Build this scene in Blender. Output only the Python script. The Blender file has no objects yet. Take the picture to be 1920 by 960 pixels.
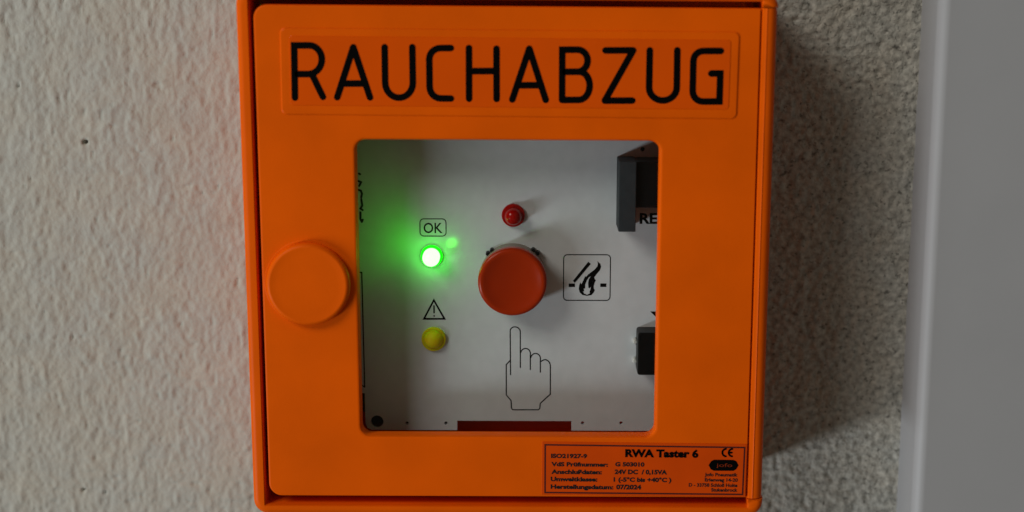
import bpy, bmesh, math
import numpy as np
from mathutils import Vector, Matrix

MM = 0.001          # everything below is written in millimetres; x right, y into the wall, z up
S = bpy.context.scene
R = math.radians

# ------------------------------------------------------------------ camera, air, lamps, exposure
cam_data = bpy.data.cameras.new('camera')
cam = bpy.data.objects.new('camera', cam_data)
S.collection.objects.link(cam)
S.camera = cam
cam.location = (7.0 * MM, -375.0 * MM, 74.03 * MM)
cam.rotation_euler = (R(90 - 11.03), R(0.06), R(0.86))
cam_data.sensor_width = 36.0
cam_data.lens = 36.0 * 2800.0 / 1920.0
cam_data.clip_start = 0.01
cam_data.clip_end = 50
cam_data.dof.use_dof = True
cam_data.dof.focus_distance = 0.398
cam_data.dof.aperture_fstop = 7.0

world = bpy.data.worlds.new('World')
S.world = world
world.use_nodes = True
bg = world.node_tree.nodes['Background']
bg.inputs['Color'].default_value = (0.235, 0.196, 0.148, 1)
bg.inputs['Strength'].default_value = 0.43

S.view_settings.view_transform = 'Standard'
S.view_settings.look = 'None'
S.view_settings.exposure = 0
S.view_settings.gamma = 1


def lamp(name, kind, loc, target, power, color, size=None, size_y=None, **kw):
    l = bpy.data.lights.new(name, kind)
    l.energy = power
    l.color = color
    if kind == 'AREA':
        l.shape = 'RECTANGLE'
        l.size = size * MM
        l.size_y = (size_y or size) * MM
    for k, v in kw.items():
        setattr(l, k, v)
    o = bpy.data.objects.new(name, l)
    S.collection.objects.link(o)
    o.location = Vector(loc) * MM
    d = Vector(target) - Vector(loc)
    o.rotation_euler = d.to_track_quat('-Z', 'Y').to_euler()
    return o


# tall window to the upper left, and a lower, smaller patch of daylight to the lower left
lamp('window_light', 'AREA', (-1080, -1000, 1000), (0, 0, 0), 13.2, (1.0, 0.965, 0.89), 700, 620)
low = lamp('low_window_light', 'AREA', (-1433, -1000, -653), (60, 30, -20), 18, (0.88, 0.95, 1.0), 1000, 210)
_n = Vector((1, 0, 0.39)).normalized()                      # a long strip of daylight running away from the wall
_x = Vector((0, 1, 0))
_z = -_n
_y = _z.cross(_x)
low.rotation_euler = Matrix((_x, _y, _z)).transposed().to_euler()


# ------------------------------------------------------------------ materials
def mat(name, color, rough=0.5, spec=0.5, mottling=0.0, scale=200, bump=0.0, bump_scale=2500, **inp):
    m = bpy.data.materials.new(name)
    m.use_nodes = True
    nt = m.node_tree
    p = nt.nodes['Principled BSDF']
    p.inputs['Base Color'].default_value = (*color, 1)
    p.inputs['Roughness'].default_value = rough
    p.inputs['Specular IOR Level'].default_value = spec
    for k, v in inp.items():
        p.inputs[k.replace('_', ' ')].default_value = v
    tc = nt.nodes.new('ShaderNodeTexCoord')
    if mottling:
        n = nt.nodes.new('ShaderNodeTexNoise')
        n.inputs['Scale'].default_value = scale
        n.inputs['Detail'].default_value = 5
        nt.links.new(tc.outputs['Object'], n.inputs['Vector'])
        r = nt.nodes.new('ShaderNodeMapRange')
        r.inputs['From Min'].default_value = 0.3
        r.inputs['From Max'].default_value = 0.7
        r.inputs['To Min'].default_value = 1 - mottling
        r.inputs['To Max'].default_value = 1 + mottling
        nt.links.new(n.outputs['Fac'], r.inputs['Value'])
        mx = nt.nodes.new('ShaderNodeVectorMath')
        mx.operation = 'SCALE'
        mx.inputs[0].default_value = color
        nt.links.new(r.outputs['Result'], mx.inputs['Scale'])
        nt.links.new(mx.outputs['Vector'], p.inputs['Base Color'])
    if bump:
        n = nt.nodes.new('ShaderNodeTexNoise')
        n.inputs['Scale'].default_value = bump_scale
        n.inputs['Detail'].default_value = 3
        nt.links.new(tc.outputs['Object'], n.inputs['Vector'])
        b = nt.nodes.new('ShaderNodeBump')
        b.inputs['Strength'].default_value = 1
        b.inputs['Distance'].default_value = bump * MM
        nt.links.new(n.outputs['Fac'], b.inputs['Height'])
        nt.links.new(b.outputs['Normal'], p.inputs['Normal'])
    return m


ORANGE = (0.81, 0.110, 0.0006)
M_orange = mat('orange_plastic', ORANGE, 0.40, 0.06, 0.08, 45, 0.02, 1500)
M_sticker = mat('orange_sticker_film', (0.77, 0.090, 0.0006), 0.22, 0.16, 0.04, 60)
M_label = mat('orange_rating_sticker', (0.66, 0.066, 0.0008), 0.45, 0.1, 0.05, 120)
M_ink = mat('black_print', (0.002, 0.002, 0.002), 0.6, 0.03)
M_thin_ink = mat('dark_grey_print', (0.012, 0.012, 0.012), 0.6, 0.1)
M_brown_ink = mat('dark_red_brown_print', (0.07, 0.006, 0.003), 0.6, 0.3)
M_panel = mat('grey_enamelled_plate', (0.61, 0.625, 0.66), 0.5, 0.3, 0.035, 300, 0.004, 4000)
M_black = mat('black_plastic', (0.004, 0.004, 0.0045), 0.4, 0.12, 0.2, 400)
M_dark = mat('dark_grey_plastic', (0.030, 0.034, 0.040), 0.6, 0.15, 0.12, 400)
M_button = mat('red_orange_button_plastic', (0.40, 0.025, 0.0005), 0.25, 0.2, 0.06, 150)
M_collar = mat('grey_collar_plastic', (0.22, 0.17, 0.13), 0.4, 0.5)
M_red = mat('red_tinted_lens', (0.34, 0.002, 0.0008), 0.06, 0.25)
M_logo = mat('dim_logo_print', (0.22, 0.025, 0.004), 0.6, 0.1)
M_yellow = mat('yellow_tinted_lens', (0.66, 0.54, 0.002), 0.5, 0.10, Subsurface_Weight=0.6, Subsurface_Scale=0.002)
M_metal = mat('nickel_pin', (0.75, 0.75, 0.73), 0.3, 0.6, Metallic=0.3)
M_trim = mat('white_lacquer', (0.365, 0.37, 0.382), 0.5, 0.35, 0.015, 60, 0.003, 900)


def emissive(name, color, emission, strength):
    m = mat(name, color, 0.3)
    p = m.node_tree.nodes['Principled BSDF']
    p.inputs['Emission Color'].default_value = (*emission, 1)
    p.inputs['Emission Strength'].default_value = strength
    return m


M_green = emissive('lit_green_lens', (0.1, 0.6, 0.1), (0.078, 1.0, 0.072), 13.5)
M_green_rim = emissive('lit_green_flange', (0.02, 0.5, 0.01), (0.0, 1.0, 0.0), 1.5)

M_glass = bpy.data.materials.new('clear_window_pane')
M_glass.use_nodes = True
nt = M_glass.node_tree
nt.nodes.clear()
out = nt.nodes.new('ShaderNodeOutputMaterial')
mix = nt.nodes.new('ShaderNodeMixShader')
tr = nt.nodes.new('ShaderNodeBsdfTransparent')
tr.inputs['Color'].default_value = (0.95, 0.96, 0.95, 1)
gl = nt.nodes.new('ShaderNodeBsdfGlossy')
gl.inputs['Roughness'].default_value = 0.04
fc = nt.nodes.new('ShaderNodeLayerWeight')
fc.inputs['Blend'].default_value = 0.5
pw = nt.nodes.new('ShaderNodeMath')
pw.operation = 'POWER'
pw.inputs[1].default_value = 5
nt.links.new(fc.outputs['Facing'], pw.inputs[0])
sm = nt.nodes.new('ShaderNodeMath')
sm.operation = 'MULTIPLY_ADD'
sm.inputs[1].default_value = 0.9
sm.inputs[2].default_value = 0.010
nt.links.new(pw.outputs[0], sm.inputs[0])
nt.links.new(sm.outputs[0], mix.inputs[0])
nt.links.new(tr.outputs[0], mix.inputs[1])
nt.links.new(gl.outputs[0], mix.inputs[2])
nt.links.new(mix.outputs[0], out.inputs['Surface'])

# plaster: warm off-white paint, dirt in the pits, coarser to the right of the box and painted darker for the shade there
M_plaster = bpy.data.materials.new('painted_plaster')
M_plaster.use_nodes = True
nt = M_plaster.node_tree
p = nt.nodes['Principled BSDF']
p.inputs['Roughness'].default_value = 0.9
p.inputs['Specular IOR Level'].default_value = 0.15
tc = nt.nodes.new('ShaderNodeTexCoord')
sep = nt.nodes.new('ShaderNodeSeparateXYZ')
nt.links.new(tc.outputs['Object'], sep.inputs[0])


def mrange(val, a, b, c, d):
    r = nt.nodes.new('ShaderNodeMapRange')
    for k, v in zip(('From Min', 'From Max', 'To Min', 'To Max'), (a, b, c, d)):
        r.inputs[k].default_value = v
    nt.links.new(val, r.inputs['Value'])
    return r.outputs['Result']


def nz(scale, detail, stretch=(1, 1, 1)):
    mp = nt.nodes.new('ShaderNodeMapping')
    mp.inputs['Scale'].default_value = stretch
    nt.links.new(tc.outputs['Object'], mp.inputs['Vector'])
    n = nt.nodes.new('ShaderNodeTexNoise')
    n.inputs['Scale'].default_value = scale
    n.inputs['Detail'].default_value = detail
    nt.links.new(mp.outputs['Vector'], n.inputs['Vector'])
    return n.outputs['Fac']


def math_node(op, a, b):
    n = nt.nodes.new('ShaderNodeMath')
    n.operation = op
    for i, v in enumerate((a, b)):
        if isinstance(v, (int, float)):
            n.inputs[i].default_value = v
        else:
            nt.links.new(v, n.inputs[i])
    return n.outputs[0]


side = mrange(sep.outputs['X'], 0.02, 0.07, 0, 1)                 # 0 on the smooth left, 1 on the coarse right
speck_shade = math_node('MULTIPLY', mrange(nz(620, 6), 0.32, 0.64, 0.62, 1.14), mrange(nz(820, 2, (1, 1, 1.0)), 0.28, 0.40, 0.45, 1.0))                # dark grains, with relief shade painted in, on the coarse plaster
tone_r = math_node('MULTIPLY', speck_shade, 0.92)  # right side darkened in colour for the shade beside the box
tone_l = mrange(nz(140, 4), 0.3, 0.7, 0.95, 1.04)
mixf = nt.nodes.new('ShaderNodeMix')
mixf.data_type = 'FLOAT'
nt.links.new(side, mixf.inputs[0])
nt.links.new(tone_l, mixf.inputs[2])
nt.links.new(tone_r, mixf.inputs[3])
hue = nt.nodes.new('ShaderNodeMix')
hue.data_type = 'RGBA'
hue.inputs[6].default_value = (0.472, 0.448, 0.388, 1)
hue.inputs[7].default_value = (0.458, 0.452, 0.408, 1)
nt.links.new(mrange(nz(90, 3), 0.35, 0.65, 0, 1), hue.inputs[0])
sc = nt.nodes.new('ShaderNodeVectorMath')
sc.operation = 'SCALE'
nt.links.new(hue.outputs[2], sc.inputs[0])
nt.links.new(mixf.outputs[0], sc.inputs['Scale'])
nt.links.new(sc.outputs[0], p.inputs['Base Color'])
bmp = nt.nodes.new('ShaderNodeBump')
bmp.inputs['Distance'].default_value = 0.00035
amp = mrange(side, 0, 1, 0.40, 1.0)
nt.links.new(math_node('MULTIPLY', nz(1400, 3), amp), bmp.inputs['Height'])
nt.links.new(bmp.outputs['Normal'], p.inputs['Normal'])


# ------------------------------------------------------------------ builders
def link(name, mesh, material, parent=None, smooth=False):
    o = bpy.data.objects.new(name, mesh)
    if material:
        mesh.materials.append(material)
    S.collection.objects.link(o)
    o.parent = parent
    if smooth:
        for f in mesh.polygons:
            f.use_smooth = True
        mesh.set_sharp_from_angle(angle=R(35))
        if len(mesh.polygons) < 20000:
            wn = o.modifiers.new('weighted_normals', 'WEIGHTED_NORMAL')
            wn.keep_sharp = True
            wn.weight = 90
    return o


def bm_obj(name, bm, material, parent=None, smooth=False):
    bmesh.ops.recalc_face_normals(bm, faces=bm.faces)
    me = bpy.data.meshes.new(name)
    bm.to_mesh(me)
    bm.free()
    return link(name, me, material, parent, smooth)


def rrect(x0, x1, z0, z1, r, n=8):
    """rounded rectangle, counter-clockwise seen from the front; r is one radius or four (tr, tl, bl, br)"""
    rs = r if isinstance(r, (tuple, list)) else (r,) * 4
    pts = []
    for k, (cx, cz) in enumerate(((x1, z1), (x0, z1), (x0, z0), (x1, z0))):
        rr = max(rs[k], 0.01)
        sx = -1 if k in (0, 3) else 1
        sz = -1 if k in (0, 1) else 1
        ox, oz = cx + sx * rr, cz + sz * rr
        for i in range(n + 1):
            a = R(90 * k + 90 * i / n)
            pts.append((ox + rr * math.cos(a), oz + rr * math.sin(a)))
    return pts


def skew(x, z):
    """the moulding is a touch out of square towards the top right"""
    return z - 0.0085 * x * max(z, 0) / 64.0


def loft(loops, cap_first=False, cap_last=False, ring=False, warp=False):
    """loops: list of (points, y)"""
    bm = bmesh.new()
    rows = []
    for pts, y in loops:
        rows.append([bm.verts.new((x * MM, y * MM, (skew(x, z) if warp else z) * MM)) for x, z in pts])
    n = len(rows[0])
    pairs = list(zip(rows, rows[1:]))
    if ring:
        pairs.append((rows[-1], rows[0]))
    for a, b in pairs:
        for i in range(n):
            j = (i + 1) % n
            bm.faces.new((a[i], a[j], b[j], b[i]))
    if cap_first:
        bm.faces.new(rows[0])
    if cap_last:
        bm.faces.new(rows[-1])
    return bm


def block(x0, x1, z0, z1, y0, y1, r=0.5, bev=0.3, n=5, warp=False):
    """rounded block: front face at y0 (bevelled), back at y1"""
    def L(d, y):
        return (rrect(x0 + d, x1 - d, z0 + d, z1 - d, max(r - d, 0.02), n), y)
    return loft([L(0, y1), L(0, y0 + bev), L(bev * .3, y0 + bev * .3), L(bev, y0)], True, True, warp=warp)


def lathe(cx, cz, profile, n=48, tilt=None):
    """profile: list of (radius, y) from front centre to back"""
    loops = []
    for r, y in profile:
        r = max(r, 0.001)
        loops.append(([(cx + r * math.cos(2 * math.pi * i / n), cz + r * math.sin(2 * math.pi * i / n)) for i in range(n)], y))
    return loft(loops, True, True)


def arc(r0, y0, r1, y1, n=6, bulge=1):
    """quarter ellipse in (radius, y), bulging outwards to the front rim"""
    o = []
    for i in range(n + 1):
        t = math.pi / 2 * i / n
        o.append((r0 + (r1 - r0) * math.sin(t), y1 + (y0 - y1) * math.cos(t)))
    return o


def filled(name, loops, y0, thick, material, parent, sub=False):
    """flat plate from outlines (outer ones and holes), front at y0, real thickness"""
    cu = bpy.data.curves.new(name, 'CURVE')
    cu.dimensions = '2D'
    cu.fill_mode = 'BOTH'
    cu.extrude = thick / 2
    for pts in loops:
        sp = cu.splines.new('POLY')
        sp.points.add(len(pts) - 1)
        for p_, (x, z) in zip(sp.points, pts):
            p_.co = (x, z, 0, 1)
        sp.use_cyclic_u = True
    return convert(name, cu, y0, thick, material, parent)


def convert(name, cu, y0, thick, material, parent, fit=None):
    tmp = bpy.data.objects.new('tmp', cu)
    S.collection.objects.link(tmp)
    bpy.context.view_layer.update()
    me = bpy.data.meshes.new_from_object(tmp.evaluated_get(bpy.context.evaluated_depsgraph_get()))
    bpy.data.objects.remove(tmp)
    n = len(me.vertices)
    co = np.empty(n * 3)
    me.vertices.foreach_get('co', co)
    co = co.reshape(-1, 3)
    if fit:
        co = fit(co)
    new = np.stack([co[:, 0], y0 + thick / 2 - co[:, 2], co[:, 1]], 1) * MM
    me.vertices.foreach_set('co', new.ravel())
    me.update()
    me.name = name
    me.materials.clear()
    return link(name, me, material, parent)


CAP_H = None


def text(name, s, x0, z0, x1, cap, y0, material, parent, bold=0.012, tilt=0.0, rot=0.0):
    """lettering with its baseline from (x0, z0) to x1 and the given capital height"""
    def curve(t):
        cu = bpy.data.curves.new('t', 'FONT')
        cu.body = t
        cu.size = 1
        cu.offset = bold
        cu.resolution_u = 3
        cu.extrude = 0.02
        return cu

    def fit(co):
        w0, w1 = co[:, 0].min(), co[:, 0].max()
        k = (x1 - x0) / (w1 - w0)
        kz = cap / 0.70
        u = (co[:, 0] - w0) * k
        v = co[:, 1] * kz
        a = R(tilt + rot)
        return np.stack([x0 + u * math.cos(a) - v * math.sin(a), z0 + u * math.sin(a) + v * math.cos(a), co[:, 2] * 1.0], 1)
    return convert(name, curve(s), y0, 0.04, material, parent, fit)


def ribbon(bm, pts, w, y, closed=False, skirt=0.12, cap=True):
    """one pen stroke of width w, front at y, with rounded ends and a little thickness"""
    P = [Vector(q) for q in pts]
    Q = [P[0]]
    for q in P[1:]:
        if (q - Q[-1]).length > 0.03:
            Q.append(q)
    P = Q
    n = len(P)
    Lf, Rt = [], []
    for i in range(n):
        a = P[i] - P[i - 1] if (i > 0 or closed) else P[1] - P[0]
        b = P[(i + 1) % n] - P[i] if (i < n - 1 or closed) else a
        if i == 0 and not closed:
            a = b
        a = a.normalized()
        b = b.normalized()
        t = (a + b).normalized()
        nrm = Vector((-t.y, t.x))
        k = min(1 / max(nrm.dot(Vector((-a.y, a.x))), 0.3), 2.2)
        Lf.append(P[i] + nrm * w / 2 * k)
        Rt.append(P[i] - nrm * w / 2 * k)
    V = lambda q, yy: bm.verts.new((q.x * MM, yy * MM, q.y * MM))
    fl, fr_ = [V(q, y) for q in Lf], [V(q, y) for q in Rt]
    faces = []
    for i in range(n if closed else n - 1):
        j = (i + 1) % n
        faces.append(bm.faces.new((fl[i], fr_[i], fr_[j], fl[j])))
    if cap and not closed:
        for e, s in ((0, -1), (n - 1, 1)):
            d = (P[1] - P[0]) if e == 0 else (P[-1] - P[-2])
            a0 = math.atan2(d.y, d.x) + (math.pi if e == 0 else 0)
            mid = []
            for k in range(1, 6):
                a = a0 + math.pi / 2 - math.pi * k / 6
                mid.append(V(P[e] + Vector((math.cos(a), math.sin(a))) * w / 2, y))
            A, B = (fr_[e], fl[e]) if e == 0 else (fl[e], fr_[e])
            faces.append(bm.faces.new([A] + mid + [B]))
    ex = bmesh.ops.extrude_face_region(bm, geom=faces)
    vs = [g for g in ex['geom'] if isinstance(g, bmesh.types.BMVert)]
    for v in vs:
        v.co.y += skirt * MM


def split_sharp(pts, limit=100):
    out, cur = [], [pts[0]]
    for i in range(1, len(pts)):
        cur.append(pts[i])
        if i < len(pts) - 1:
            a = Vector(pts[i]) - Vector(pts[i - 1])
            b = Vector(pts[i + 1]) - Vector(pts[i])
            if a.length > 0.05 and b.length > 0.05 and math.degrees(a.angle(b)) > limit:
                out.append(cur)
                cur = [pts[i]]
    out.append(cur)
    return out


def strokes(name, lines, w, y, material, parent, skirt=0.12, closed=False, warp=False):
    bm = bmesh.new()
    k = 0
    for ln in lines:
        for part in (split_sharp(ln) if not closed else [ln]):
            if warp:
                part = [(a, b) for a, b in part]
            ribbon(bm, part, w, y - 0.003 * k, closed, skirt)
            k += 1
    return bm_obj(name, bm, material, parent)


LETTERS = [('R', [[(-53.14, 41.39), (-52.98, 54.39), (-49.3, 54.4), (-48.53, 54.32), (-47.81, 54.04), (-47.18, 53.57), (-46.68, 52.95), (-46.33, 52.2), (-46.16, 51.37), (-46.18, 50.51), (-46.39, 49.67), (-46.77, 48.9), (-47.31, 48.24), (-47.96, 47.74), (-48.7, 47.41), (-49.48, 47.28), (-52.25, 47.27)], [(-48.74, 47.28), (-46.11, 41.59)]]), ('A', [[(-42.52, 41.49), (-38.22, 53.95), (-34.28, 41.44)], [(-40.86, 44.92), (-35.51, 44.93)]]), ('U', [[(-30.4, 53.96), (-30.42, 45.12), (-30.32, 44.23), (-30.03, 43.38), (-29.56, 42.64), (-28.94, 42.04), (-28.2, 41.62), (-27.39, 41.41), (-26.55, 41.41), (-25.74, 41.63), (-24.99, 42.05), (-24.37, 42.65), (-23.89, 43.4), (-23.59, 44.24), (-23.49, 45.14), (-23.5, 53.97)]]), ('C', [[(-13.89, 53.74), (-16.46, 53.73), (-17.19, 53.64), (-17.87, 53.36), (-18.46, 52.93), (-18.91, 52.36), (-19.2, 51.7), (-19.31, 51.0), (-19.3, 44.05), (-19.19, 43.32), (-18.91, 42.63), (-18.48, 42.05), (-17.91, 41.6), (-17.26, 41.32), (-16.56, 41.22), (-13.97, 41.19)]]), ('H', [[(-9.38, 53.75), (-9.44, 41.13)], [(-2.53, 53.58), (-2.54, 41.07)], [(-9.41, 48.02), (-2.53, 48.04)]]), ('A', [[(1.39, 40.93), (5.63, 53.57), (9.76, 40.83)], [(3.13, 44.5), (8.18, 44.51)]]), ('B', [[(13.84, 40.84), (13.83, 53.31), (17.62, 53.32), (18.22, 53.25), (18.79, 53.03), (19.29, 52.66), (19.7, 52.18), (19.98, 51.6), (20.14, 50.97), (20.14, 50.31), (20.0, 49.67), (19.73, 49.08), (19.33, 48.58), (18.84, 48.19), (18.27, 47.95), (17.67, 47.86), (14.64, 47.85)], [(18.06, 47.86), (18.69, 47.78), (19.28, 47.51), (19.81, 47.05), (20.24, 46.43), (20.54, 45.7), (20.7, 44.89), (20.71, 44.04), (20.57, 43.21), (20.28, 42.45), (19.87, 41.8), (19.35, 41.3), (18.75, 40.98), (18.12, 40.85), (13.84, 40.84)]]), ('Z', [[(24.57, 53.14), (31.45, 53.16), (24.54, 40.67), (31.42, 40.69)]]), ('U', [[(35.58, 53.16), (35.56, 43.92), (35.66, 43.15), (35.96, 42.42), (36.44, 41.79), (37.07, 41.27), (37.81, 40.91), (38.62, 40.73), (39.45, 40.73), (40.26, 40.92), (40.99, 41.28), (41.61, 41.8), (42.08, 42.44), (42.37, 43.16), (42.46, 43.93), (42.41, 53.18)]]), ('G', [[(53.21, 53.01), (48.89, 53.0), (48.25, 52.91), (47.65, 52.66), (47.14, 52.26), (46.75, 51.75), (46.52, 51.14), (46.45, 50.5), (46.43, 43.17), (46.52, 42.47), (46.77, 41.81), (47.18, 41.25), (47.72, 40.82), (48.35, 40.55), (49.02, 40.46), (53.17, 40.47), (53.21, 47.43), (50.97, 47.43)]])]
HAND = [[(0.6, -35.21), (0.51, -23.05), (0.55, -22.76), (0.66, -22.48), (0.84, -22.25), (1.09, -22.06), (1.38, -21.94), (1.69, -21.88), (2.02, -21.9), (2.34, -21.98), (2.64, -22.13), (2.88, -22.34), (3.07, -22.6), (3.19, -22.88), (3.24, -23.18), (3.26, -33.23)], [(3.39, -29.03), (3.48, -28.7), (3.65, -28.41), (3.88, -28.17), (4.15, -28.0), (4.45, -27.9), (4.77, -27.88), (5.08, -27.95), (5.37, -28.09), (5.61, -28.31), (5.8, -28.58), (5.93, -28.9), (5.98, -29.23), (5.96, -29.58), (5.97, -33.78)], [(6.1, -30.41), (6.2, -30.09), (6.36, -29.8), (6.59, -29.56), (6.86, -29.38), (7.17, -29.28), (7.48, -29.27), (7.79, -29.33), (8.08, -29.48), (8.33, -29.69), (8.52, -29.96), (8.65, -30.28), (8.7, -30.62), (8.68, -30.96), (8.69, -34.52)], [(8.81, -31.52), (9.09, -31.32), (9.39, -31.15), (9.68, -31.05), (9.95, -31.0), (10.18, -31.01), (10.36, -31.09), (10.62, -31.21), (10.87, -31.42), (11.09, -31.7), (11.25, -32.03), (11.36, -32.4), (11.4, -32.77), (11.42, -40.71), (8.71, -43.27), (8.6, -44.4), (8.58, -44.58), (8.52, -44.76), (8.42, -44.9), (8.29, -45.02), (8.14, -45.09), (7.98, -45.11), (1.48, -45.15), (1.31, -45.13), (1.15, -45.05), (1.02, -44.93), (0.91, -44.77), (0.85, -44.59), (0.83, -44.39), (0.74, -42.55), (-0.57, -40.94), (-0.57, -32.41), (0.46, -31.28)]]
FLAME = [(23.83, -3.74), (24.65, -4.42), (24.89, -5.25), (24.6, -6.16), (23.87, -7.08), (23.06, -8.14), (23.22, -8.68), (23.52, -8.9), (23.16, -9.74), (22.94, -10.73), (23.03, -11.34), (23.28, -11.65), (22.96, -12.34), (22.37, -13.03), (21.18, -13.26), (19.99, -13.04), (19.23, -12.35), (18.93, -11.36), (19.07, -10.29), (19.36, -9.53), (19.58, -10.06), (19.88, -9.6), (20.24, -8.77), (20.53, -8.16), (20.56, -7.78), (20.83, -8.08), (21.42, -7.39), (22.3, -6.7), (23.19, -6.02), (23.85, -5.18), (24.03, -4.5)]
FLAME_IN = [(22.17, -7.84), (21.58, -8.76), (21.44, -9.83), (21.53, -10.97), (21.76, -11.2), (22.2, -10.81), (22.06, -11.5), (21.84, -12.11), (21.92, -12.57), (21.18, -12.96), (20.43, -12.65), (20.05, -12.04), (20.39, -12.04), (20.27, -11.2), (20.64, -11.28), (20.67, -10.13), (21.14, -8.91), (21.65, -8.15)]
SIGN_BARS = [[(17.34, -9.16), (21.45, -3.9), (22.13, -4.5), (17.9, -9.69)], [(16.23, -9.88), (17.9, -9.87), (17.91, -10.83), (16.24, -10.84)], [(24.69, -9.84), (26.33, -9.84), (26.34, -10.8), (24.7, -10.8)]]
TEXTS = [('ISO21927-9', 11.48, -52.99, 20.93, 1.07), ('VdS Prüfnummer:', 11.56, -55.26, 26.43, 1.07), ('G 503010', 28.32, -55.23, 36.01, 1.07), ('Anschlußdaten:', 11.57, -57.36, 24.84, 1.11), ('24V DC  / 0,15VA', 28.21, -57.34, 41.96, 1.14), ('Umweltklasse:', 11.4, -59.38, 23.68, 1.11), ('1 (-5°C bis +40°C )', 27.96, -59.45, 43.13, 1.11), ('Herstellungsdatum:', 11.42, -61.49, 27.91, 1.11), ('07/2024', 28.66, -61.55, 35.24, 1.18), ('RWA Taster 6', 30.93, -52.6, 50.1, 1.95), ('jofo', 54.74, -55.53, 59.21, 1.21), ('Jofo Pneumatik', 51.87, -57.88, 60.48, 0.89), ('Erlenweg 14-20', 51.9, -59.32, 60.57, 0.89), ('D - 33758 Schloß Holte', 47.74, -60.75, 60.5, 0.89), ('Stukenbrock', 53.66, -62.1, 60.55, 0.89)]

# ------------------------------------------------------------------ the wall
WALL_Y = 37.0
X0, X1, Z0, Z1, STEP = -230.0, 150.0, -150.0, 150.0, 0.5
nx, nzv = int((X1 - X0) / STEP) + 1, int((Z1 - Z0) / STEP) + 1
gx = np.linspace(X0, X1, nx)
gz = np.linspace(Z0, Z1, nzv)
rng = np.random.default_rng(5)


def lattice(cell_x, cell_z, seed):
    """smooth value noise on the wall grid, feature size in mm"""
    r = np.random.default_rng(seed)
    mx, mz = int((X1 - X0) / cell_x) + 4, int((Z1 - Z0) / cell_z) + 4
    g = r.random((mz, mx)) * 2 - 1
    u, v = (gx - X0) / cell_x, (gz - Z0) / cell_z
    iu, iv = u.astype(int), v.astype(int)
    fu, fv = u - iu, v - iv
    fu, fv = fu * fu * (3 - 2 * fu), fv * fv * (3 - 2 * fv)
    a = g[np.ix_(iv, iu)] * (1 - fu) + g[np.ix_(iv, iu + 1)] * fu
    b = g[np.ix_(iv + 1, iu)] * (1 - fu) + g[np.ix_(iv + 1, iu + 1)] * fu
    return a * (1 - fv)[:, None] + b * fv[:, None]


smooth_l = (0.11 * lattice(1.7, 5.0, 1) + 0.13 * lattice(1.1, 2.8, 2) + 0.06 * lattice(4.7, 8.0, 3)
            + 0.16 * lattice(0.75, 1.1, 4) + 0.5 * lattice(40, 60, 9))
# small lumps standing proud and little pits
lump = np.clip(lattice(1.9, 3.0, 11) - 0.45, 0, 1) * 0.45 - np.clip(lattice(1.5, 1.9, 12) - 0.72, 0, 1) * 1.8
smooth_l += lump
coarse_r = (0.30 * lattice(1.05, 1.15, 5) + 0.22 * lattice(1.9, 2.1, 6) + 0.18 * lattice(0.7, 0.7, 7)
            + 0.25 * lattice(6, 8, 8) - np.clip(lattice(1.6, 1.7, 13) - 0.5, 0, 1) * 1.1)
wx = np.clip((gx - 0) / 60.0, 0, 1)[None, :]
H = 1.0 * smooth_l * (1 - wx) + 0.9 * coarse_r * wx
# pinholes in the paint
XX, ZZ = np.meshgrid(gx, gz)
for px, pz, r, d in ((-118.0, 25.8, 0.62, 3.2), (-124.2, -76.0, 0.45, 2.0), (-118.0, -76.8, 0.4, 1.6), (-135.6, 41.2, 0.45, 1.0)):
    H -= d * np.exp(-(((XX - px) ** 2 + (ZZ - pz) ** 2) / r ** 2) ** 1.5)
edge = np.minimum.reduce([XX - X0, X1 - XX, ZZ - Z0, Z1 - ZZ])
H *= np.clip(edge / 15, 0, 1)
co = np.stack([XX, WALL_Y - H, ZZ], -1).reshape(-1, 3) * MM
idx = np.arange(nx * nzv).reshape(nzv, nx)
quads = np.stack([idx[:-1, :-1], idx[:-1, 1:], idx[1:, 1:], idx[1:, :-1]], -1).reshape(-1, 4)
# the wall goes on, plain, beyond the modelled relief
B = 900.0
ring_v = np.array([(-B, -B), (B, -B), (B, B), (-B, B)])
ring_co = np.stack([ring_v[:, 0], np.full(4, WALL_Y), ring_v[:, 1]], -1) * MM
base = nx * nzv
corner = [idx[0, 0], idx[0, -1], idx[-1, -1], idx[-1, 0]]
border = [list(idx[0, :]), list(idx[:, -1]), list(idx[-1, ::-1]), list(idx[::-1, 0])]
me = bpy.data.meshes.new('wall')
faces_extra = []
for k in range(4):
    faces_extra.append([base + k, base + (k + 1) % 4] + [int(i) for i in border[k][::-1]])
verts_all = np.concatenate([co, ring_co])
nq = len(quads)
tot_loops = nq * 4 + sum(len(f) for f in faces_extra)
me.vertices.add(len(verts_all))
me.vertices.foreach_set('co', verts_all.ravel())
me.loops.add(tot_loops)
me.loops.foreach_set('vertex_index', np.concatenate([quads.ravel()] + [np.array(f) for f in faces_extra]).astype(np.int32))
me.polygons.add(nq + 4)
starts = np.concatenate([np.arange(nq) * 4, nq * 4 + np.cumsum([0] + [len(f) for f in faces_extra[:-1]])]).astype(np.int32)
me.polygons.foreach_set('loop_start', starts)
me.polygons.foreach_set('use_smooth', np.ones(nq + 4, dtype=bool))
me.update(calc_edges=True)
me.validate()
wall = link('wall', me, M_plaster)
wall['kind'] = 'structure'
wall['label'] = 'rough painted plaster wall behind the orange box'

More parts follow.
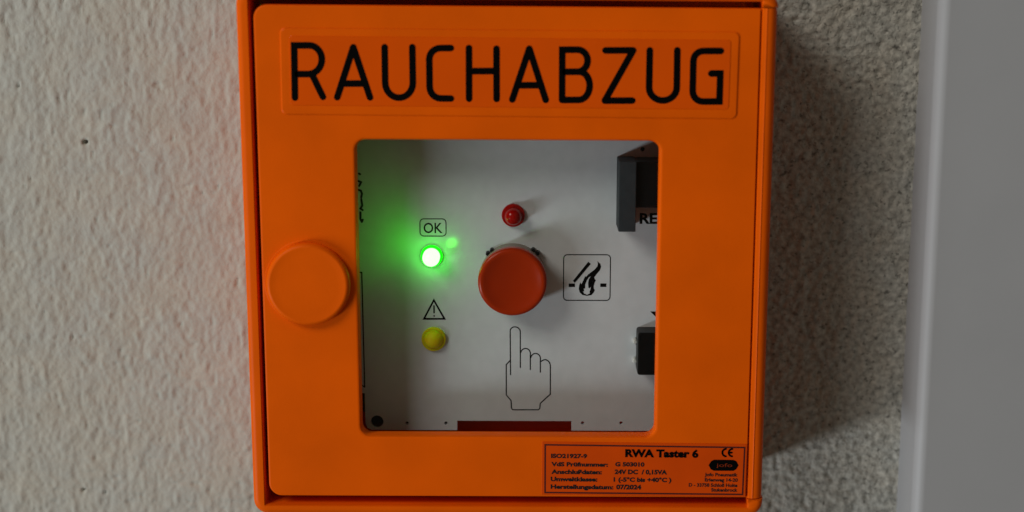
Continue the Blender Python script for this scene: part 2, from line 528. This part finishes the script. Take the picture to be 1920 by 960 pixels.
# the white lacquered board standing on the wall at the right, with a rounded edge
TX, TY = 112.0, 19.0
prof = [(TX, WALL_Y + 6), (TX, WALL_Y - 4)]
for i in range(9):
    t = math.pi / 2 * i / 8
    prof.append((TX + 3.0 - 3.0 * math.cos(t), TY + 3.0 - 3.0 * math.sin(t)))
prof += [(TX + 45, TY), (TX + 91.5, TY), (TX + 94, TY + 2.5), (TX + 94, WALL_Y + 6)]
bm = bmesh.new()
ends = []
for z in (-600, 600):
    ends.append([bm.verts.new((x * MM, y * MM, z * MM)) for x, y in prof])
for i in range(len(prof)):
    j = (i + 1) % len(prof)
    bm.faces.new((ends[0][i], ends[0][j], ends[1][j], ends[1][i]))
bm.faces.new(ends[0])
bm.faces.new(ends[1])
trim = bm_obj('door_casing', bm, M_trim, None, True)
trim['label'] = 'smooth white board with rounded edge running upright beside the rough plaster'
trim['category'] = 'trim board'
trim['kind'] = 'thing'

# ------------------------------------------------------------------ the smoke vent switch box
box = bpy.data.objects.new('smoke_vent_switch_box', None)
S.collection.objects.link(box)
box.empty_display_size = 0.05
box['label'] = 'orange smoke vent alarm box with windowed door, lettered RAUCHABZUG, on plaster wall'
box['category'] = 'alarm box'
box['kind'] = 'thing'

# housing: a tray with rounded corners, open to the front
OX, OZ, OB = 67.5, 67.9, 69.2


def H_(d, y, r):
    return (rrect(-OX + d, OX - d, -OB + d, OZ - d, r, 8), y)


def HI(y, dx=0.0):
    return (rrect(-64.05 - dx, 63.3 + dx, -66.4 - dx, 65.6 + dx, 0.3, 8), y)


housing = loft([H_(0, WALL_Y + 2, 4.0), H_(0, 1.8, 4.0), H_(0.25, 0.8, 3.7), H_(0.9, 0.15, 3.2), H_(1.7, 0.0, 2.6),
                (rrect(-64.45, 63.7, -66.8, 66.0, 0.4, 8), 0.0), HI(0.4), HI(WALL_Y - 2)], True, True, warp=True)
# cut the right-hand rim away where the hinge barrel sits
housing_o = bm_obj('housing', housing, M_orange, box, True)
cut = bm_obj('cut', block(63.25, 75, -64.35, 64.15, -5, 22, 0.02, 0.01, 1, warp=True), None)
mod = housing_o.modifiers.new('hinge_cut', 'BOOLEAN')
mod.operation = 'DIFFERENCE'
mod.object = cut
mod.solver = 'EXACT'
bpy.context.view_layer.update()
me2 = bpy.data.meshes.new_from_object(housing_o.evaluated_get(bpy.context.evaluated_depsgraph_get()))
housing_o.modifiers.clear()
housing_o.data = me2
me2.name = 'housing'
me2.materials.clear()
me2.materials.append(M_orange)
for f in me2.polygons:
    f.use_smooth = True
me2.set_sharp_from_angle(angle=R(35))
wn = housing_o.modifiers.new('weighted_normals', 'WEIGHTED_NORMAL')
wn.keep_sharp = True
wn.weight = 90
bpy.data.objects.remove(cut)

# door: a frame round the window, turned-back edges
DX0, DX1, DZ0, DZ1 = -63.1, 63.0, -63.98, 63.98
WX0, WX1, WZ0, WZ1 = -38.3, 38.6, -47.2, 30.6


def D_(d, y, r=3.4):
    return (rrect(DX0 + d, DX1 - d * .3, DZ0 + d, DZ1 - d, (max(0.3 - d, .02), r - d, r - d, max(0.3 - d, .02)), 8), y)


def W_(d, y, r=2.7):
    return (rrect(WX0 + d, WX1 - d, WZ0 + d, WZ1 - d, r, 8), y)


door_bm = loft([D_(0, 14), D_(0, 0.7), D_(0.2, 0.2), D_(0.7, 0.0),
                W_(-0.9, 0.0, 3.4), W_(-0.35, 0.25, 3.0), W_(0.0, 0.9), W_(0.0, 4.0, 2.6),
                (rrect(DX0 + 2.2, DX1 - 2.2, DZ0 + 2.2, DZ1 - 2.2, 1.5, 8), 4.0),
                (rrect(DX0 + 2.0, DX1 - 2.0, DZ0 + 2.0, DZ1 - 2.0, 1.5, 8), 14)], ring=True, warp=True)
door = bm_obj('door', door_bm, M_orange, box, True)

pane_bm = block(WX0 - 1.2, WX1 + 1.2, WZ0 - 1.2, WZ1 + 1.2, 4.1, 5.8, 2, 0.1)
pane = bm_obj('window_pane', pane_bm, M_glass, door)

# hinge barrel along the right side of the door
pr = [(63.0, 3.0), (63.15, 0.75), (63.35, 0.45), (63.6, 0.15)]
pr += [(64.35, 0.0), (64.55, -0.18), (64.7, 0.0)]
for i in range(7):
    t = math.pi / 2 * i / 6
    pr.append((65.0 + 2.25 * math.sin(t), 2.2 - 2.2 * math.cos(t)))
pr += [(67.25, 18.0), (63.0, 18.0)]
bm = bmesh.new()
ends = []
for z in (-64.1, 64.0):
    ends.append([bm.verts.new((x * MM, y * MM, skew(x, z) * MM)) for x, y in pr])
for i in range(len(pr)):
    j = (i + 1) % len(pr)
    bm.faces.new((ends[0][i], ends[0][j], ends[1][j], ends[1][i]))
bm.faces.new(ends[0])
bm.faces.new(ends[1])
hinge = bm_obj('hinge_barrel', bm, M_orange, door, True)

# round lock knob
kx, kz = -51.0, -6.35
kb = lathe(kx, kz, [(0.01, -2.05), (7.5, -2.1), (9.0, -2.16), (9.6, -2.3)] + [(9.6 + 1.25 * math.sin(t), -0.95 - 1.35 * math.cos(t)) for t in [math.pi / 2 * i / 7 for i in range(1, 8)]] + [(10.85, -0.5), (10.6, -0.25), (10.6, 0.4)], 72)
knob = bm_obj('lock_knob', kb, M_orange, door, True)
kc = lathe(kx, kz, [(0.01, -0.12), (11.2, -0.12), (11.45, 0.0), (11.5, 0.2)], 72)
bm_obj('knob_collar', kc, M_orange, door, True)


def tilted(bm, deg, cx, cz):
    a = R(deg)
    c, s = math.cos(a), math.sin(a)
    for v in bm.verts:
        x, z = v.co.x - cx * MM, v.co.z - cz * MM
        v.co.x = cx * MM + x * c - z * s
        v.co.z = cz * MM + x * s + z * c
    return bm


# title plate and its letters
tp = tilted(loft([(rrect(-56.6, 57.8, 36.6, 58.2, 1.4), 0.3), (rrect(-56.6, 57.8, 36.6, 58.2, 1.4), -0.12),
                  (rrect(-56.3, 57.5, 36.9, 57.9, 1.2), -0.3), (rrect(-55.5, 56.7, 37.7, 57.1, 1.0), -0.32)], True, True), -0.55, 0.6, 47.4)
title = bm_obj('title_plate', tp, M_orange, box)
ts = tilted(block(-54.2, 55.6, 39.0, 56.2, -0.44, -0.3, 0.8, 0.04), -0.55, 0.6, 47.4)
bm_obj('title_sticker', ts, M_sticker, title)
for ch, lines in LETTERS:
    o = strokes('letter', lines, 1.62, -0.52, M_ink, title, 0.09)
    o['label'] = 'black letter ' + ch

# rating label, lower right
rl = tilted(block(9.1, 62.7, -63.35, -48.85, -0.14, 0.05, 0.15, 0.04), -0.5, 36, -56)
label = bm_obj('rating_label', rl, M_label, box)
fr_pts = [(9.95, -49.45), (62.15, -50.0), (61.95, -62.9), (9.95, -62.6)]
strokes('label_border', [fr_pts], 0.42, -0.16, M_brown_ink, label, 0.03, True)
ends = {}
for s, x0, z0, x1, cap in TEXTS:
    if s == 'jofo':
        continue
    big = s.startswith('RWA')
    small = cap < 0.95
    text('label_text', s, x0, z0, x1, cap, -0.19, M_ink if big else M_thin_ink, label, 0.05 if big else (0.03 if small else 0.045), -0.35)
# CE mark: two arcs and a bar
ce = []
for cx in (57.35, 59.0):
    ce.append([(cx + 1.0 * math.cos(R(a)), -51.4 + 1.02 * math.sin(R(a))) for a in range(95, 266, 17)])
ce.append([(58.1, -51.4), (58.8, -51.4)])
strokes('ce_mark', ce, 0.52, -0.17, M_ink, label, 0.03)
lg = [(52.81, -54.85), (53.5, -53.75), (54.2, -53.35), (59.4, -53.4), (60.1, -53.8), (60.68, -54.9), (60.1, -55.95), (59.4, -56.4), (54.2, -56.4), (53.4, -55.95)]
logo = filled('maker_logo', [lg], -0.17, 0.03, M_ink, label)
text('logo_text', 'jofo', 54.9, -55.3, 59.0, 1.0, -0.22, M_logo, label, 0.0, -0.35)

# inner plate with cut-outs
PY = 17.0


def circ(cx, cz, r, n=20):
    return [(cx + r * math.cos(2 * math.pi * i / n), cz + r * math.sin(2 * math.pi * i / n)) for i in range(n)]


PZB = -51.0
outline = [(-45, 34), (-45, -40.3), (-39.2, -40.6), (-39.15, -49.2), (-38.6, -50.4), (-37.4, PZB), (-14.02, PZB), (-14.0, -48.3), (17.2, -48.3), (17.2, PZB), (48, PZB), (48, 34)]
holes = [circ(-27.75, -49.05, 0.48, 12), circ(-17.1, -49.02, 0.48, 12), circ(20.25, -48.85, 0.48, 12), circ(30.75, -48.8, 0.48, 12), circ(35.5, 26.3, 0.62, 12),
         circ(-35.95, -48.65, 1.75, 28)]
plate = filled('front_plate', [outline] + holes, PY, 1.4, M_panel, box)
bm_obj('hole_black_disc', lathe(-35.95, -48.65, [(0.01, PY + 0.9), (1.7, PY + 0.9), (1.7, PY + 4)], 28), M_black, plate)  # black disc added to make the inside of the large hole dark
bm_obj('plate_carrier', block(-43, 46, -46.5, 33, PY + 1.5, PY + 6, 1, 0.2), M_dark, box)
bm_obj('lower_carrier', block(-37.5, -15, -52, -46.6, PY + 3.5, PY + 6, 0.3, 0.1), M_black, box)

I = PY - 0.03
ok = strokes('ok_sign', [rrect(-23.5, -16.55, 3.0, 7.65, 1.0, 5)], 0.26, I, M_thin_ink, plate, 0.03, True)
text('ok_text', 'OK', -22.55, 3.85, -17.5, 2.75, I, M_thin_ink, ok, 0.012)
ok.children[0].name = 'lettering'
strokes('warning_triangle', [[(-20.02, -14.55), (-22.75, -19.7), (-17.2, -19.7)]], 0.48, I, M_ink, plate, 0.03, True)
strokes('exclamation_mark', [[(-20.0, -16.1), (-20.0, -18.0)], [(-20.0, -18.85), (-20.0, -18.95)]], 0.4, I - 0.01, M_ink, plate, 0.03)
strokes('hand_symbol', HAND, 0.3, I, M_ink, plate, 0.03)
strokes('fire_sign_border', [rrect(14.85, 27.35, -14.5, -2.0, 1.0, 6)], 0.27, I, M_thin_ink, plate, 0.03, True)
flame = filled('flame_symbol', [FLAME, FLAME_IN], I, 0.03, M_ink, plate)
for q in SIGN_BARS:
    filled('vent_flap_bar' if q is SIGN_BARS[0] else 'roof_bar', [q], I - 0.005, 0.03, M_ink, plate)
strokes('border_line', [[(-39.3, -6.95), (-39.15, -38.85)], [(-39.5, -6.95), (-40.5, -6.9)], [(-39.15, -38.85), (-40.4, -38.0)]], 0.34, I, M_ink, plate, 0.03)
filled('arrow_mark', [[(38.2, -17.5), (42.5, -17.6), (42.5, -21.8)]], I, 0.03, M_ink, plate)
text('reset_text', 'RESET', 35.0, 6.5, 46.6, 2.75, I, M_ink, plate, 0.03)
strokes('side_marks', [[(-39.5, 19.8), (-39.2, 19.6)], [(-39.7, 17.8), (-39.0, 17.5), (-39.5, 16.5)], [(-40.2, 15.6), (-39.1, 15.2), (-38.8, 14.4), (-39.0, 13.4)],
                       [(-39.0, 12.9), (-38.8, 11.2), (-39.3, 10.4), (-38.7, 10.0)], [(-39.3, 9.4), (-39.35, 7.6), (-39.0, 6.8), (-38.75, 7.4)]], 0.55, I, M_thin_ink, plate, 0.03)


# indicator lights
def dome_profile(r, y_tip, y_base):
    o = []
    h = r
    for i in range(9):
        t = math.pi / 2 * i / 8
        o.append((r * math.sin(t), y_tip + h - h * math.cos(t)))
    o.append((r, y_base))
    return o


def indicator(cx, cz, y_tip, m_lens, m_rim, lab, rr=2.42, rf=2.9):
    o = bm_obj('indicator_light', lathe(cx, cz, [(rr, PY - 1.1), (rf - .15, PY - 1.05), (rf, PY - 0.85), (rf, PY + 0.5)], 40), m_rim, box, True)
    o['label'] = lab
    bm_obj('lens', lathe(cx, cz, dome_profile(rr, y_tip, PY - 0.9), 40), m_lens, o, True)
    return o


indicator(1.4, 8.75, 12.0, M_red, M_red, 'unlit red indicator light above the push button', 2.25, 3.1)
indicator(-20.45, -2.35, 11.5, M_green, M_green_rim, 'lit green indicator light under the OK sign', 2.3)
indicator(-20.15, -25.2, 14.0, M_yellow, M_yellow, 'unlit yellow indicator light under the warning triangle', 2.85, 3.3)

# push button
bx, bz = 1.25, -7.75
btn = bm_obj('push_button', lathe(bx, bz, [(0.01, 9.35), (3, 9.27), (5.4, 9.0), (6.8, 8.65), (7.5, 8.35), (8.1, 8.22)] +
                                  [(8.1 + 1.0 * math.sin(t), 9.2 - 0.95 * math.cos(t)) for t in [math.pi / 2 * i / 5 for i in range(1, 6)]] + [(9.1, 11.2), (8.6, 11.4)], 72), M_button, box, True)
btn['label'] = 'round red-orange push button in the middle'
bm_obj('collar', lathe(bx, bz, [(8.2, 11.3), (8.7, 11.5), (8.85, 12.2), (8.85, PY + 0.2)], 72), M_collar, btn, True)
for nx_, nz_ in ((-5.39, -1.5), (-4.3, -0.6), (6.7, -0.5), (7.95, -1.3)):
    bm_obj('nib', lathe(nx_, nz_, [(0.01, 14.6), (0.42, 14.7), (0.55, 15.0), (0.56, PY + 0.1)], 16), M_black, btn, True)

# grey bracket and black key, upper right
br = bm_obj('reset_bracket', block(28.75, 33.2, 6.15, 24.45, 6.0, PY + 0.2, 0.25, 0.25), M_dark, box, True)
bm_obj('reset_key', block(33.15, 47.5, 12.2, 24.3, 7.6, PY + 0.1, 0.4, 0.3), M_black, br, True)
# black slide switch, lower right
sw = bm_obj('black_switch', block(34.55, 47.5, -33.5, -21.8, 10.5, PY + 0.1, 0.7, 0.35), M_black, box, True)
for z in (-25.45, -30.8):
    s_ = bm_obj('switch_pin', lathe(34.15, z, [(0.01, 14.6), (0.4, 14.65), (0.62, 14.9), (0.72, 15.4), (0.72, PY + 0.1)], 18), M_metal, sw, True)

# what the lit green lamp throws to its left, and the small bright patch its lens throws up to the right
lamp('green_side_light', 'SPOT', (-21.2, 8.6, -1.0), (-42, 10.5, 7.5), 0.0045, (0.02, 1.0, 0.0), spot_size=R(140), spot_blend=1.0, shadow_soft_size=0.0015)
lamp('green_lens_patch', 'SPOT', (-18.2, 10.5, -0.9), (-15.0, 17.0, 1.15), 0.004, (0.1, 1.0, 0.05), spot_size=R(26), spot_blend=0.9, shadow_soft_size=0.0006)
